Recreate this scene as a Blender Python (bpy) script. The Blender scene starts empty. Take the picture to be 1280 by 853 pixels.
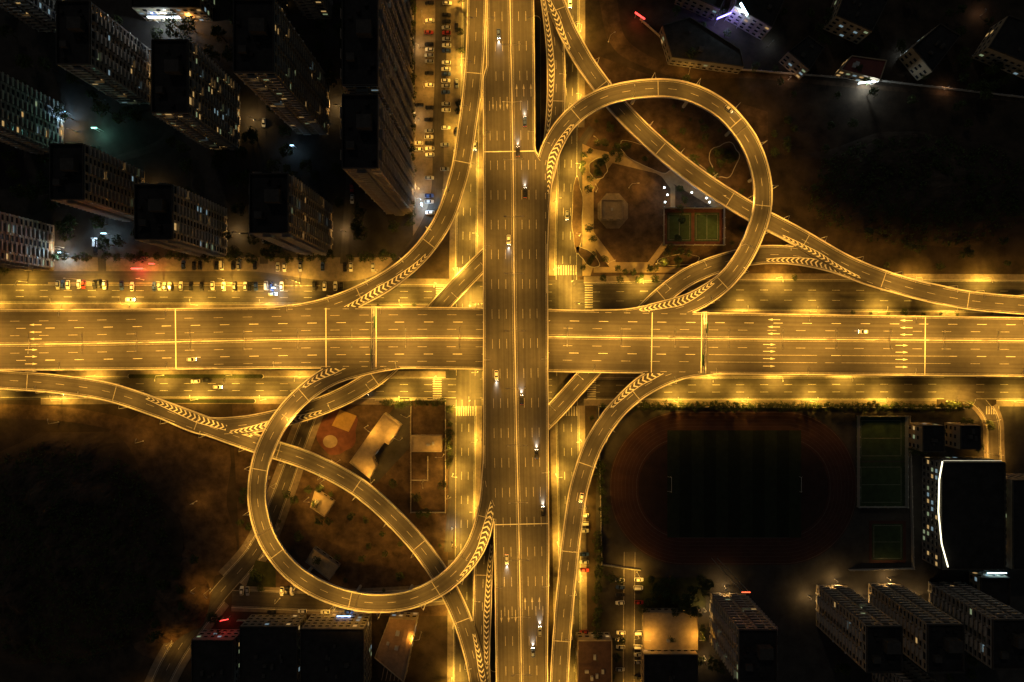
import bpy, math, random
import numpy as np
from mathutils import Vector, Matrix, noise
random.seed(7)
S=0.4; H=341.3
def k(z): return S*(H-z)/H
def W(x,y,z=0.0): return Vector(((x-640)*k(z),(426.5-y)*k(z),z))
scene=bpy.context.scene
col=scene.collection
# ---------------------------------------------------------------- world
w=bpy.data.worlds.new("World"); scene.world=w; w.use_nodes=True
nt=w.node_tree; nt.nodes.clear()
sky=nt.nodes.new('ShaderNodeTexSky'); sky.sky_type='NISHITA'; sky.sun_disc=False
sky.sun_elevation=math.radians(2); sky.sun_rotation=math.radians(200)
bg=nt.nodes.new('ShaderNodeBackground'); bg.inputs[1].default_value=0.035
out=nt.nodes.new('ShaderNodeOutputWorld')
nt.links.new(sky.outputs[0],bg.inputs[0]); nt.links.new(bg.outputs[0],out.inputs[0])
# ---------------------------------------------------------------- materials
MATS={}
def mat(name,c,rough=0.8,var=0.3,scale=0.5,c2=None,metal=0.0,emit=None,es=0.0,uvstreak=False,bump=0.0):
    if name in MATS: return MATS[name]
    m=bpy.data.materials.new(name); m.use_nodes=True; MATS[name]=m
    n=m.node_tree.nodes; l=m.node_tree.links; b=n['Principled BSDF']
    b.inputs['Roughness'].default_value=rough; b.inputs['Metallic'].default_value=metal
    b.inputs['Specular IOR Level'].default_value=0.3
    g=n.new('ShaderNodeNewGeometry')
    t=n.new('ShaderNodeTexNoise'); t.inputs['Scale'].default_value=scale; t.inputs['Detail'].default_value=6; t.inputs['Roughness'].default_value=0.65
    l.new(g.outputs['Position'],t.inputs['Vector'])
    r=n.new('ShaderNodeValToRGB'); r.color_ramp.elements[0].position=0.3; r.color_ramp.elements[1].position=0.7
    a=[x*(1-var) for x in c]+[1]; d=list(c2)+[1] if c2 else [min(1,x*(1+var)) for x in c]+[1]
    r.color_ramp.elements[0].color=a; r.color_ramp.elements[1].color=d
    l.new(t.outputs[0],r.inputs[0]); o=r.outputs[0]
    if uvstreak:
        uv=n.new('ShaderNodeUVMap'); mp=n.new('ShaderNodeMapping'); mp.inputs['Scale'].default_value=(0.9,0.006,1)
        l.new(uv.outputs[0],mp.inputs[0]); t2=n.new('ShaderNodeTexNoise'); t2.inputs['Scale'].default_value=1.0; t2.inputs['Detail'].default_value=5
        l.new(mp.outputs[0],t2.inputs['Vector'])
        r2=n.new('ShaderNodeValToRGB'); r2.color_ramp.elements[0].position=0.3; r2.color_ramp.elements[1].position=0.72
        r2.color_ramp.elements[0].color=(0.7,0.7,0.7,1); r2.color_ramp.elements[1].color=(1.22,1.2,1.18,1)
        l.new(t2.outputs[0],r2.inputs[0])
        mx=n.new('ShaderNodeMix'); mx.data_type='RGBA'; mx.blend_type='MULTIPLY'; mx.inputs[0].default_value=1
        l.new(o,mx.inputs[6]); l.new(r2.outputs[0],mx.inputs[7]); o=mx.outputs[2]
    l.new(o,b.inputs['Base Color'])
    if bump>0:
        bp=n.new('ShaderNodeBump'); bp.inputs['Strength'].default_value=bump; bp.inputs['Distance'].default_value=0.5
        l.new(t.outputs[0],bp.inputs['Height']); l.new(bp.outputs[0],b.inputs['Normal'])
    if emit:
        b.inputs['Emission Color'].default_value=list(emit)+[1]; b.inputs['Emission Strength'].default_value=es
    return m
ASPH=mat('asphalt_deck',(0.066,0.060,0.054),0.75,0.12,0.35,uvstreak=True)
ASPH_G=mat('asphalt_street',(0.06,0.053,0.047),0.8,0.3,0.2,uvstreak=True)
ASPH_Y=mat('asphalt_yard',(0.042,0.038,0.034),0.85,0.4,0.15)
CONC=mat('concrete',(0.38,0.35,0.31),0.85,0.2,0.6)
PARA=mat('parapet_concrete',(0.62,0.58,0.50),0.7,0.15,0.8)
PAINT=mat('road_paint',(0.68,0.66,0.58),0.6,0.2,1.5)
PAINTD=mat('worn_paint',(0.34,0.32,0.28),0.6,0.4,1.2)
PAINTF=mat('faded_paint',(0.085,0.065,0.055),0.7,0.4,1.2)
PAVE=mat('paving',(0.17,0.14,0.11),0.85,0.3,0.4)
PAVE2=mat('paving_tan',(0.28,0.215,0.13),0.85,0.25,0.3)
KERB=mat('kerb_stone',(0.42,0.39,0.34),0.8,0.2,0.9)
SOIL=mat('soil',(0.040,0.028,0.018),0.95,0.7,0.09,bump=0.5)
SOIL2=mat('bare_earth',(0.070,0.045,0.027),0.95,0.65,0.18,bump=0.6)
SOIL3=mat('rocky_earth',(0.075,0.045,0.026),0.95,0.8,0.25,bump=1.0)
GRASS=mat('grass',(0.03,0.034,0.012),0.95,0.5,0.25)
LEAF=mat('foliage',(0.05,0.07,0.018),0.9,0.45,0.9)
LEAF2=mat('foliage_dark',(0.028,0.042,0.012),0.9,0.45,0.9)
BARK=mat('bark',(0.08,0.055,0.035),0.9,0.3,3)
STEEL=mat('galvanised_steel',(0.5,0.5,0.48),0.45,0.1,2,metal=0.4)
LENS=mat('lamp_lens',(0.8,0.7,0.4),0.4,0.0,1,emit=(1.0,0.62,0.15),es=30)
LENSW=mat('lamp_lens_white',(0.8,0.8,0.8),0.4,0.0,1,emit=(0.75,0.88,1.0),es=30)
GLOBE=mat('globe_lens',(0.8,0.8,0.8),0.4,0.0,1,emit=(0.75,0.9,1.0),es=14)
GLASS=mat('window_glass',(0.02,0.022,0.028),0.15,0.1,1)
WALL1=mat('wall_render_beige',(0.36,0.29,0.20),0.85,0.2,0.3)
WALL2=mat('wall_render_grey',(0.22,0.20,0.18),0.85,0.2,0.3)
RPAR=mat('roof_parapet_dark',(0.05,0.045,0.04),0.9,0.3,0.4)
ROOF=mat('roof_membrane',(0.022,0.02,0.019),0.9,0.5,0.3)
ROOFT=mat('roof_tan',(0.36,0.28,0.17),0.85,0.25,0.4)
ROOFO=mat('roof_metal_orange',(0.30,0.19,0.11),0.6,0.25,0.4)
ROOFR=mat('roof_red',(0.07,0.04,0.035),0.7,0.3,0.4)
WLIT=[mat('window_lit_warm',(0.2,0.15,0.1),0.5,0,1,emit=(1,0.62,0.22),es=0.45),
      mat('window_lit_pale',(0.2,0.2,0.2),0.5,0,1,emit=(0.8,1,0.55),es=0.22),
      mat('window_lit_cool',(0.2,0.2,0.2),0.5,0,1,emit=(0.55,0.85,1),es=0.25)]
TRACK=mat('running_track',(0.055,0.023,0.017),0.9,0.2,0.2)
TRACK2=mat('track_infield',(0.032,0.017,0.013),0.9,0.3,0.2)
TURF=mat('turf_dark',(0.009,0.014,0.008),0.95,0.3,0.3)
TURF2=mat('turf_light',(0.017,0.024,0.013),0.95,0.3,0.3)
COURTG=mat('court_green',(0.026,0.048,0.02),0.9,0.3,0.3)
COURTR=mat('court_red',(0.12,0.045,0.028),0.9,0.3,0.3)
PLAYY=mat('play_yellow',(0.32,0.2,0.06),0.8,0.2,0.4)
def emis(name,c,s):
    return mat(name,(0.1,0.1,0.1),0.5,0,1,emit=c,es=s)
# ---------------------------------------------------------------- mesh builder
class MB:
    def __init__(s): s.v=[]; s.f=[]; s.m=[]; s.uv={}
    def face(s,pts,m=0,uv=None):
        i=len(s.v); s.v.extend([tuple(p) for p in pts]); s.f.append(tuple(range(i,i+len(pts)))); s.m.append(m)
        if uv: s.uv[len(s.f)-1]=uv
    def box(s,cx,cy,z0,z1,lx,ly,m=0,a=0.0,mt=None,taper=1.0):
        c,sn=math.cos(a),math.sin(a)
        def P(u,v,z): return (cx+(u*c-v*sn),cy+(u*sn+v*c),z)
        hx,hy=lx/2,ly/2; tx,ty=hx*taper,hy*taper
        b=[P(-hx,-hy,z0),P(hx,-hy,z0),P(hx,hy,z0),P(-hx,hy,z0)]
        t=[P(-tx,-ty,z1),P(tx,-ty,z1),P(tx,ty,z1),P(-tx,ty,z1)]
        s.face(t,m if mt is None else mt); s.face(b[::-1],m)
        for i in range(4):
            j=(i+1)%4; s.face([b[i],b[j],t[j],t[i]],m)
    def cyl(s,p0,p1,r0,r1,n=8,m=0,cap=True):
        p0=Vector(p0);p1=Vector(p1);d=(p1-p0).normalized()
        a=d.orthogonal().normalized(); b=d.cross(a)
        A=[p0+(a*math.cos(2*math.pi*i/n)+b*math.sin(2*math.pi*i/n))*r0 for i in range(n)]
        B=[p1+(a*math.cos(2*math.pi*i/n)+b*math.sin(2*math.pi*i/n))*r1 for i in range(n)]
        for i in range(n):
            j=(i+1)%n; s.face([A[i],A[j],B[j],B[i]],m)
        if cap: s.face(B,m); s.face(A[::-1],m)
    def mesh(s,name,mats):
        me=bpy.data.meshes.new(name); me.from_pydata(s.v,[],s.f)
        for x in mats: me.materials.append(x)
        me.polygons.foreach_set('material_index',s.m)
        if s.uv:
            ul=me.uv_layers.new(name='UVMap')
            for fi,uv in s.uv.items():
                p=me.polygons[fi]
                for kk,li in enumerate(p.loop_indices): ul.data[li].uv=uv[kk]
        me.update(); return me
    def obj(s,name,mats,parent=None):
        o=bpy.data.objects.new(name,s.mesh(name,mats)); col.objects.link(o)
        if parent: o.parent=parent
        return o
def empty(name,loc=(0,0,0)):
    o=bpy.data.objects.new(name,None); o.location=loc; col.objects.link(o); return o
# ---------------------------------------------------------------- ribbons
class Rib:
    def __init__(s,pts,off=0.0,step=2.0):
        C=[]
        for p in pts:
            x,y,z=p[:3]; wl,wr=(p[3],p[4]) if len(p)>4 else (11.5,11.5)
            q=W(x,y,z); C.append([q.x,q.y,z,wl*k(z),wr*k(z)])
        C=np.array(C); n=len(C)
        d=[0]
        for i in range(1,n): d.append(d[-1]+math.hypot(C[i,0]-C[i-1,0],C[i,1]-C[i-1,1]))
        T=np.zeros((n,2))
        for i in range(n):
            if i==0: T[i]=(C[1,:2]-C[0,:2])/(d[1]-d[0])
            elif i==n-1: T[i]=(C[n-1,:2]-C[n-2,:2])/(d[n-1]-d[n-2])
            else:
                h0=d[i]-d[i-1];h1=d[i+1]-d[i]
                T[i]=((C[i,:2]-C[i-1,:2])/h0*h1+(C[i+1,:2]-C[i,:2])/h1*h0)/(h0+h1)
        P=[];
        for i in range(n-1):
            h=d[i+1]-d[i]; m=max(1,int(round(h/step)))
            for j in range(m+(1 if i==n-2 else 0)):
                t=j/m; t2=t*t;t3=t2*t
                xy=(2*t3-3*t2+1)*C[i,:2]+(t3-2*t2+t)*h*T[i]+(-2*t3+3*t2)*C[i+1,:2]+(t3-t2)*h*T[i+1]
                e=t*t*(3-2*t)
                P.append([xy[0],xy[1],C[i,2]*(1-e)+C[i+1,2]*e,C[i,3]*(1-e)+C[i+1,3]*e,C[i,4]*(1-e)+C[i+1,4]*e])
        P=np.array(P); s.P=P[:,:3].copy(); s.P[:,2]+=off; s.L=P[:,3]; s.R=P[:,4]
        dx=np.gradient(P[:,0]);dy=np.gradient(P[:,1]);ln=np.hypot(dx,dy)
        s.T=np.stack([dx/ln,dy/ln],1); s.N=np.stack([-s.T[:,1],s.T[:,0]],1)
        s.s=np.concatenate([[0],np.cumsum(np.hypot(np.diff(P[:,0]),np.diff(P[:,1])))]); s.len=s.s[-1]
    def at(s,q,u,dz=0.0):
        f=lambda a: np.interp(q,s.s,a)
        return Vector((f(s.P[:,0])+f(s.N[:,0])*u, f(s.P[:,1])+f(s.N[:,1])*u, f(s.P[:,2])+dz))
    def wid(s,q): return np.interp(q,s.s,s.L),np.interp(q,s.s,s.R)
    def ang(s,q):
        return math.atan2(np.interp(q,s.s,s.T[:,1]),np.interp(q,s.s,s.T[:,0]))
    def near(s,x,y,z=None):
        zz=float(s.P[:,2].mean()) if z is None else z
        p=W(x,y,zz); return s.s[np.argmin((s.P[:,0]-p.x)**2+(s.P[:,1]-p.y)**2)]
    def inside(s,p,marg=0.0):
        dd=(s.P[:,0]-p[0])**2+(s.P[:,1]-p[1])**2; i=int(np.argmin(dd))
        if dd[i]>900: return None
        if i in(0,len(s.P)-1): 
            t=(p[0]-s.P[i,0])*s.T[i,0]+(p[1]-s.P[i,1])*s.T[i,1]
            if abs(t)>1.5: return None
        u=(p[0]-s.P[i,0])*s.N[i,0]+(p[1]-s.P[i,1])*s.N[i,1]
        if -s.R[i]-marg<u<s.L[i]+marg: return s.P[i,2]
        return None
NSr=Rib([(636,-260,20,29,30),(637.5,0,20,29,30),(639,80,20,31,29.5),(639.5,100,20,36,29),(641,185,20,37,28),(641.5,215,20,37.5,42.5),(643,380,20,39,42),(645,500,20,41,40.5),(647,600,20,43,39),(648,640,20,31,38),(652,853,20,32,33),(656,1110,20,32,33)][::-1])
EWr=Rib([(-320,424,13,38,39),(0,426,13,39,37),(600,424,13,39,38),(690,426,13,39,39),(1280,434,13,37,37),(1600,438,13,37,37)])
R1=Rib([(598,-200,20),(597,-40,20),(596,0,19.5),(593,80,18.5),(584,160,17.5),(573,222,16.5),(549,285,15),(510,332,13.8),(462,362,13,14,11),(410,383,13,16,11),(340,396,13),(290,400,13)],-0.05)
R2=Rib([(672,420,20),(673,340,20),(675,270,20),(678,225,20,11,13),(688,185,20,11,14),(712,150,19.5),(750,124,19),(800,112,18.5),(850,113,18),(895,132,17),(930,168,16.3),(950,215,15.6),(953,255,15),(940,300,14.4),(912,345,13.7),(876,374,13,11,14),(830,390,13,11,14),(780,398,13),(740,399,13)],-0.05)
R3=Rib([(665,-160,13),(690,-10,12.5),(712,45,12),(740,92,11),(778,140,9.5),(830,190,9),(885,232,8.5),(940,266,8.5),(1000,298,9),(1060,332,9.5),(1130,358,10),(1200,374,10.5),(1280,382,11),(1500,390,12)])
R8=Rib([(665,-160,13),(686,-10,12.5),(694,60,10),(695,120,8),(690,180,6.5),(672,245,5),(630,300,4.5),(590,340,4),(548,385,4),(510,432,4),(478,465,5),(440,490,6),(395,510,7.5),(345,524,8.5),(300,532,9),(260,533,9),(200,511,9)],-0.10)
R5=Rib([(-250,462,12),(0,475,11.5),(70,480,11),(140,491,10),(200,511,9),(260,533,9),(325,556,8.5),(390,578,8.5),(445,607,8.5),(497,652,9),(540,703,9.5),(572,760,10.5),(592,820,11.5),(604,900,13),(610,1000,14)])
R6=Rib([(545,448,13),(500,450,13),(455,458,13),(415,471,13,11,14),(378,495,13.7),(345,535,14.4),(325,585,15),(323,635,15.6),(338,680,16.3),(370,718,17),(415,743,18),(470,754,18.5),(520,747,19),(562,722,19.5,11,13),(592,685,20,11,14),(608,640,20),(614,590,20),(617,530,20),(617,450,20)],-0.05)
R4=Rib([(1200,374,10.5),(1130,358,10),(1085,345,9.6),(1040,329,9),(995,320,8.5),(950,319,8),(905,328,7),(862,345,6),(822,375,5),(785,415,4),(740,462,4),(695,512,4),(650,560,4.5),(618,620,5),(606,690,7),(603,760,9),(601,820,11),(604,900,13),(610,1000,14)],-0.10)
R7=Rib([(960,452,13),(900,456,13),(850,464,13,11,14),(812,479,13,12,14),(775,508,13.5),(745,550,14.5),(725,605,15.5),(715,665,16.5),(708,730,17.5),(702,800,18.5),(697,900,20),(694,1050,20)],-0.05)
DECKS={'NS':NSr,'EW':EWr,'R1':R1,'R2':R2,'R3':R3,'R4':R4,'R5':R5,'R6':R6,'R7':R7,'R8':R8}
def others(me): return [r for r in DECKS.values() if r is not me]
def merged(rib,p,m=-0.3):
    for r in others(rib):
        z=r.inside(p,m)
        if z is not None and abs(z-p[2])<1.6: return True
    return False
def covered(p,skip=None,up=14.0,lo=1.6,marg=0.6):
    for r in DECKS.values():
        if r is skip: continue
        z=r.inside(p,marg)
        if z is not None and lo<z-p[2]<up: return True
    return False
def run_strip(mb,rib,u,q0,q1,wd,dz,m=0,step=3.0):
    n=max(1,int((q1-q0)/step)); qs=[q0+(q1-q0)*i/n for i in range(n+1)]
    uf=u if callable(u) else (lambda q:u)
    for a,b in zip(qs[:-1],qs[1:]):
        ua,ub=uf(a),uf(b)
        mb.face([rib.at(a,ua-wd/2,dz),rib.at(b,ub-wd/2,dz),rib.at(b,ub+wd/2,dz),rib.at(a,ua+wd/2,dz)],m)
def dashes(mb,rib,u,q0,q1,wd,dz,on=6,off=9,m=0,ok=None):
    q=q0+2
    while q+on<q1:
        if ok is None or (ok(q) and ok(q+on)): run_strip(mb,rib,u,q,q+on,wd,dz,m,step=3)
        q+=on+off
def hatch(mb,rib,side,q0,q1,wd,dz,m=0,gap=2.4,inset=0.9,base=0.8):
    q=q0
    def wf(q): return wd*(0.35+0.65*max(0,min(1,(q-q0)/(q1-q0)*2,2-(q-q0)/(q1-q0)*2)))
    while q<q1:
        ww=max(0.6,wf(q))
        l,r=rib.wid(q); e=(l-inset) if side>0 else -(r-inset)
        i=e-side*ww; mid=(e+i)/2
        for (ua,ub) in ((e,mid),(i,mid)):
            mb.face([rib.at(q,ua,dz),rib.at(q+base,ua,dz),rib.at(q+base+1.3,ub,dz),rib.at(q+1.3,ub,dz)],m)
        q+=gap
    run_strip(mb,rib,lambda q:(rib.wid(q)[0]-inset-wf(q)-0.2) if side>0 else -(rib.wid(q)[1]-inset-wf(q)-0.2),q0,q1+1,0.25,dz+0.004,m)
def arrow(mb,rib,q,u,dz,rev=False,m=0):
    sg=-1 if rev else 1
    mb.face([rib.at(q,u-0.13,dz),rib.at(q+3.6*sg,u-0.13,dz),rib.at(q+3.6*sg,u+0.13,dz),rib.at(q,u+0.13,dz)],m)
    mb.face([rib.at(q+3.6*sg,u-0.5,dz),rib.at(q+6*sg,u,dz),rib.at(q+3.6*sg,u+0.5,dz)],m)
def deck(name,rib,kind):
    root=empty(name)
    mb=MB(); n=len(rib.s); th=2.0 if kind=='main' else 1.4
    for i in range(n-1):
        def sec(j):
            P=rib.P[j];N=rib.N[j];l,r=rib.L[j],rib.R[j]
            f=lambda u,z:(P[0]+N[0]*u,P[1]+N[1]*u,P[2]+z)
            return [f(l,0),f(l,-0.45),f(l*.62,-0.75),f(l*.5,-th),f(-r*.5,-th),f(-r*.62,-0.75),f(-r,-0.45),f(-r,0)],l,r
        A,la,ra=sec(i);B,lb,rb=sec(i+1)
        mb.face([A[7],B[7],B[0],A[0]],0,uv=[(-ra,rib.s[i]),(-rb,rib.s[i+1]),(lb,rib.s[i+1]),(la,rib.s[i])])
        for j in range(7): mb.face([A[j],B[j],B[j+1],A[j+1]],1)
    mb.obj('deck',[ASPH,CONC],root)
    pb=MB(); hgt=1.0; t=0.42
    for side in(1,-1):
        prev=None
        for i in range(n):
            e=(rib.L[i] if side>0 else -rib.R[i]); P=rib.P[i];N=rib.N[i]
            p=(P[0]+N[0]*e,P[1]+N[1]*e,P[2])
            if merged(rib,p): prev=None; continue
            f=lambda u,z:(P[0]+N[0]*u,P[1]+N[1]*u,P[2]+z)
            cur=[f(e-side*t,0.0),f(e-side*(t*0.8),hgt),f(e+side*0.05,hgt),f(e+side*0.05,-0.5)]
            if prev:
                for j in range(3): pb.face([prev[j],cur[j],cur[j+1],prev[j+1]],0)
            prev=cur
    pb.obj('parapet',[PARA],root)
    qb=MB(); q=12.0
    gap=30 if kind=='main' else 26
    while q<rib.len-5:
        l,r=rib.wid(q); c=rib.at(q,0); a=rib.ang(q)
        offs=[-r*.42,l*.42] if kind=='main' else [0]
        for o in offs:
            p=rib.at(q,o); bad=False
            for rr in others(rib):
                z=rr.inside(p,1.6)
                if z is not None and z<p.z-0.3: bad=True
            if p.z<5: bad=True
            if abs(p.z-20)<1 and EWr.inside(p,3) is not None: bad=True
            if bad: continue
            rad=0.95 if kind=='main' else 0.8
            qb.cyl((p.x,p.y,-0.3),(p.x,p.y,p.z-th-1.2),rad,rad,14)
            if kind!='main': qb.box(p.x,p.y,p.z-th-1.2,p.z-th+0.0,2.0,(l+r)*.62,0,a)
        if kind=='main':
            m=rib.at(q,(l-r)/2*0.9)
            ok=not any((rr.inside(m,2) is not None and rr.inside(m,2)<m.z-0.3 and rr.inside(m,2)>m.z-8) for rr in others(rib))
            if ok: qb.box(m.x,m.y,m.z-th-1.4,m.z-th,2.2,(l+r)*.62,0,a)
        q+=gap
    if qb.f: qb.obj('piers',[CONC],root)
    return root
NSo=deck('elevated_highway',NSr,'main')
EWo=deck('elevated_highway',EWr,'main')
ro={}
for kx,nm in (('R1','curved_ramp'),('R2','loop_ramp'),('R3','curved_ramp'),('R4','curved_ramp'),('R5','curved_ramp'),('R6','loop_ramp'),('R7','curved_ramp'),('R8','curved_ramp')):
    ro[kx]=deck(nm,DECKS[kx],'ramp')
DZ=0.02
def edge_lines(mb,rib,inset=0.95,wd=0.24):
    for side in(1,-1):
        q=0.0
        while q<rib.len-3:
            l,r=rib.wid(q+1.5); e=(l if side>0 else -r)
            p=rib.at(q+1.5,e)
            if (not merged(rib,p)) or int(q/3)%3==0:
                run_strip(mb,rib,lambda x:(rib.wid(x)[0]-inset if side>0 else -rib.wid(x)[1]+inset),q,q+3,wd,DZ,1)
            q+=3
qx=[EWr.near(x,426) for x in(0,600,690,1280)]
def uEW(q): return float(np.interp(q,qx,[-1.9,.4,1.9,3.0]))
mb=MB()
edge_lines(mb,EWr)
for u in (-11.2,-7.7,-4.2,4.2,7.7,11.2):
    uf=lambda q,u=u: uEW(q)+u
    dashes(mb,EWr,uf,0 if abs(u)!=7.7 else 3,EWr.len,0.2,DZ,4.5,9.5,1 if abs(u)!=7.7 else 0,lambda q:(-EWr.wid(q)[1]+2.2<uf(q)<EWr.wid(q)[0]-2.2))
for d in(-.95,.95): run_strip(mb,EWr,lambda q:uEW(q)+d,0,EWr.len,0.16,DZ,1)
for xx in (218,408,468,815,878,1155):
    q=EWr.near(xx,426); l,r=EWr.wid(q)
    mb.face([EWr.at(q,-r+.5,DZ+.008),EWr.at(q+.4,-r+.5,DZ+.008),EWr.at(q+.4,l-.5,DZ+.008),EWr.at(q,l-.5,DZ+.008)],0)
for xx in (30,955,1120):
    q=EWr.near(xx,426); c=uEW(q)
    for u in(-13,-9.4,-5.9,-2.6): arrow(mb,EWr,q,c+u,DZ)
    for u in(2.6,5.9,9.4): arrow(mb,EWr,q+8,c+u,DZ,True)
for xx in (955,1120):
    q=EWr.near(xx,426)
    for u in (-7.7,-11.2): run_strip(mb,EWr,lambda x:uEW(x)+u,q-26,q+26,0.18,DZ+.004,1)
mb.obj('markings',[PAINT,PAINTD],EWo)
def barrier(rib,uf,q0,q1,root,h=0.9):
    b=MB(); n=int((q1-q0)/3); pr=None
    for i in range(n+1):
        q=q0+(q1-q0)*i/n; u=uf(q)
        c=[rib.at(q,u-.3,0),rib.at(q,u-.15,h),rib.at(q,u+.15,h),rib.at(q,u+.3,0)]
        if pr:
            for j in range(3): b.face([pr[j],c[j],c[j+1],pr[j+1]],0)
        pr=c
    b.obj('median_barrier',[PARA],root)
barrier(EWr,uEW,0,EWr.len,EWo)
mb=MB(); edge_lines(mb,NSr)
for u in (-10.6,-7.3,-3.9,3.9,7.3,10.6):
    dashes(mb,NSr,u,0,NSr.len,0.2,DZ,4.5,9.5,1,lambda q:(-NSr.wid(q)[1]+2.4<u<NSr.wid(q)[0]-2.4))
for d in(-.95,.95): run_strip(mb,NSr,d,0,NSr.len,0.16,DZ,1)
for yy in (188,657):
    q=NSr.near(645,yy); l,r=NSr.wid(q)
    mb.face([NSr.at(q,-r+.5,DZ+.008),NSr.at(q+.4,-r+.5,DZ+.008),NSr.at(q+.4,l-.5,DZ+.008),NSr.at(q,l-.5,DZ+.008)],0)
for yy in (120,760):
    q=NSr.near(645,yy)
    for u in(2.3,5.6,9.0): arrow(mb,NSr,q,u,DZ,True,1)
    for u in(-2.3,-5.6,-9.0): arrow(mb,NSr,q,u,DZ,False,1)
mb.obj('markings',[PAINT,PAINTD],NSo)
barrier(NSr,lambda q:0.0,0,NSr.len,NSo)
for kx in ('R1','R2','R3','R4','R5','R6','R7','R8'):
    rb=DECKS[kx]; mb=MB(); edge_lines(mb,rb,0.95,0.22); dashes(mb,rb,0,0,rb.len,0.2,DZ,4,7,1)
    for qq in np.arange(25,rb.len,42):
        l,r=rb.wid(qq); mb.face([rb.at(qq,-r+.5,DZ+.008),rb.at(qq+.35,-r+.5,DZ+.008),rb.at(qq+.35,l-.5,DZ+.008),rb.at(qq,l-.5,DZ+.008)],1)
    H_={'R1':[((530,315),(405,385),1,3.6),],
        'R2':[((676,245),(708,155),-1,3.4),((900,355),(800,394),-1,3.6)],
        'R3':[((980,290),(1075,338),-1,2.2),((690,-10),(716,55),-1,2.6)],
        'R4':[((1090,346),(960,319),1,3.6),((610,680),(601,850),1,2.6)],
        'R5':[((180,505),(310,552),1,3.6),((585,795),(604,880),1,2.6)],
        'R6':[((450,460),(385,490),-1,3.6),((570,715),(616,600),-1,3.4)],
        'R7':[((870,460),(770,512),-1,3.6)],
        'R8':[((686,0),(694,170),-1,2.6),((400,508),(290,533),1,3.6)]}[kx]
    for a,b,side,wd in H_:
        qa,qb_=rb.near(*a),rb.near(*b)
        if qa>qb_: qa,qb_=qb_,qa
        hatch(mb,rb,side,qa,qb_,wd,DZ+.004)
    mb.obj('markings',[PAINT,PAINTD],ro[kx])
def gantry(rib,xx,yy):
    q=rib.near(xx,yy); l,r=rib.wid(q); a=rib.ang(q); c=rib.at(q,0)
    root=bpy.data.objects.new('sign_gantry',None); root.location=c; root.rotation_euler=(0,0,a); col.objects.link(root)
    b=MB()
    for u in(l+.1,-r-.1):
        for dx in(-.5,.5): b.cyl((dx,u,-.6),(dx,u,7.2),.16,.14,8)
    n=14
    for z in(6.2,7.2):
        for dx in(-.5,.5): b.cyl((dx,-r-.1,z),(dx,l+.1,z),.1,.1,6)
    for i in range(n):
        u0=-r+(l+r)*i/n;u1=-r+(l+r)*(i+1)/n
        b.cyl((-.5,u0,6.2),(-.5,u1,7.2),.05,.05,5); b.cyl((.5,u1,6.2),(.5,u0,7.2),.05,.05,5); b.cyl((-.5,u0,7.2),(.5,u1,7.2),.05,.05,5)
    b.obj('truss',[STEEL],root)
    p=MB()
    for u in(-r*.55,l*.5):
        p.box((-.75 if u<0 else .75),u,5.2,8.0,.12,5.5,0)
    p.obj('sign_panels',[mat('sign_green',(.02,.14,.06),.5,.1,1)],root)
gantry(EWr,468,426); gantry(EWr,878,426)
# ---------------------------------------------------------------- ground
g=MB(); R=2500
g.face([(-R,-R,0),(R,-R,0),(R,R,0),(-R,R,0)],0); g.obj('ground',[SOIL])
lay=[0.004]
def nz(): lay[0]+=0.004; return lay[0]
def sheet(name,pts,m):
    z=nz(); b=MB(); b.face([W(x,y,0)+Vector((0,0,z)) for x,y in pts],0)
    return b.obj(name,[m])
def rect(x0,y0,x1,y1): return [(x0,y0),(x0,y1),(x1,y1),(x1,y0)]
def ell(cx,cy,rx,ry,n=40,a=0):
    o=[]
    for i in range(n):
        t=-2*math.pi*i/n; x=rx*math.cos(t);y=ry*math.sin(t)
        o.append((cx+x*math.cos(a)-y*math.sin(a),cy+x*math.sin(a)+y*math.cos(a)))
    return o
def octo(cx,cy,rx,ry):
    return [(cx+rx*math.cos(-math.pi/8-math.pi*i/4)/math.cos(math.pi/8),cy+ry*math.sin(-math.pi/8-math.pi*i/4)/math.cos(math.pi/8)) for i in range(8)]
def organic(cx,cy,rx,ry,seed,n=60,am=.18):
    o=[]
    for i in range(n):
        t=-2*math.pi*i/n; f=1+am*noise.noise(Vector((math.cos(t)*1.6+seed,math.sin(t)*1.6,seed)))*2
        o.append((cx+rx*f*math.cos(t),cy+ry*f*math.sin(t)))
    return o
def rrect(x0,y0,x1,y1,r,n=12):
    o=[]
    for cx,cy,a0 in ((x1-r,y0+r,-90),(x1-r,y1-r,0),(x0+r,y1-r,90),(x0+r,y0+r,180)):
        for i in range(n+1):
            a=math.radians(a0+90*i/n); o.append((cx+r*math.cos(a),cy+r*math.sin(a)))
    return o[::-1]
sheet('courtyard_paving',rect(-60,-40,520,372),ASPH_Y)
sheet('parking_lot',[(522,-120),(516,300),(545,300),(572,230),(580,-120)],PAVE)
sheet('parking_lot',[(60,322),(60,366),(430,366),(500,330),(520,300),(505,322)],PAVE)
sheet('bare_earth',[(700,-40),(720,60),(760,100),(990,140),(1280,160),(1280,-40)],SOIL)
sheet('bare_earth',[(722,60),(722,352),(1010,352),(960,280),(960,140),(800,90)],SOIL2)
sheet('bare_earth',[(290,505),(300,700),(330,770),(560,770),(560,505)],SOIL2)
sheet('bare_earth',organic(200,660,95,150,2.2,60,.2),SOIL2)
sheet('school_ground',rect(745,508,1320,900),ASPH_Y)
sheet('junction_paving',rect(556,350,734,508),ASPH_G)
sheet('underpass_paving',[(-200,360),(-200,500),(1500,500),(1500,345)],ASPH_Y)
STREETS=[]
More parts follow.
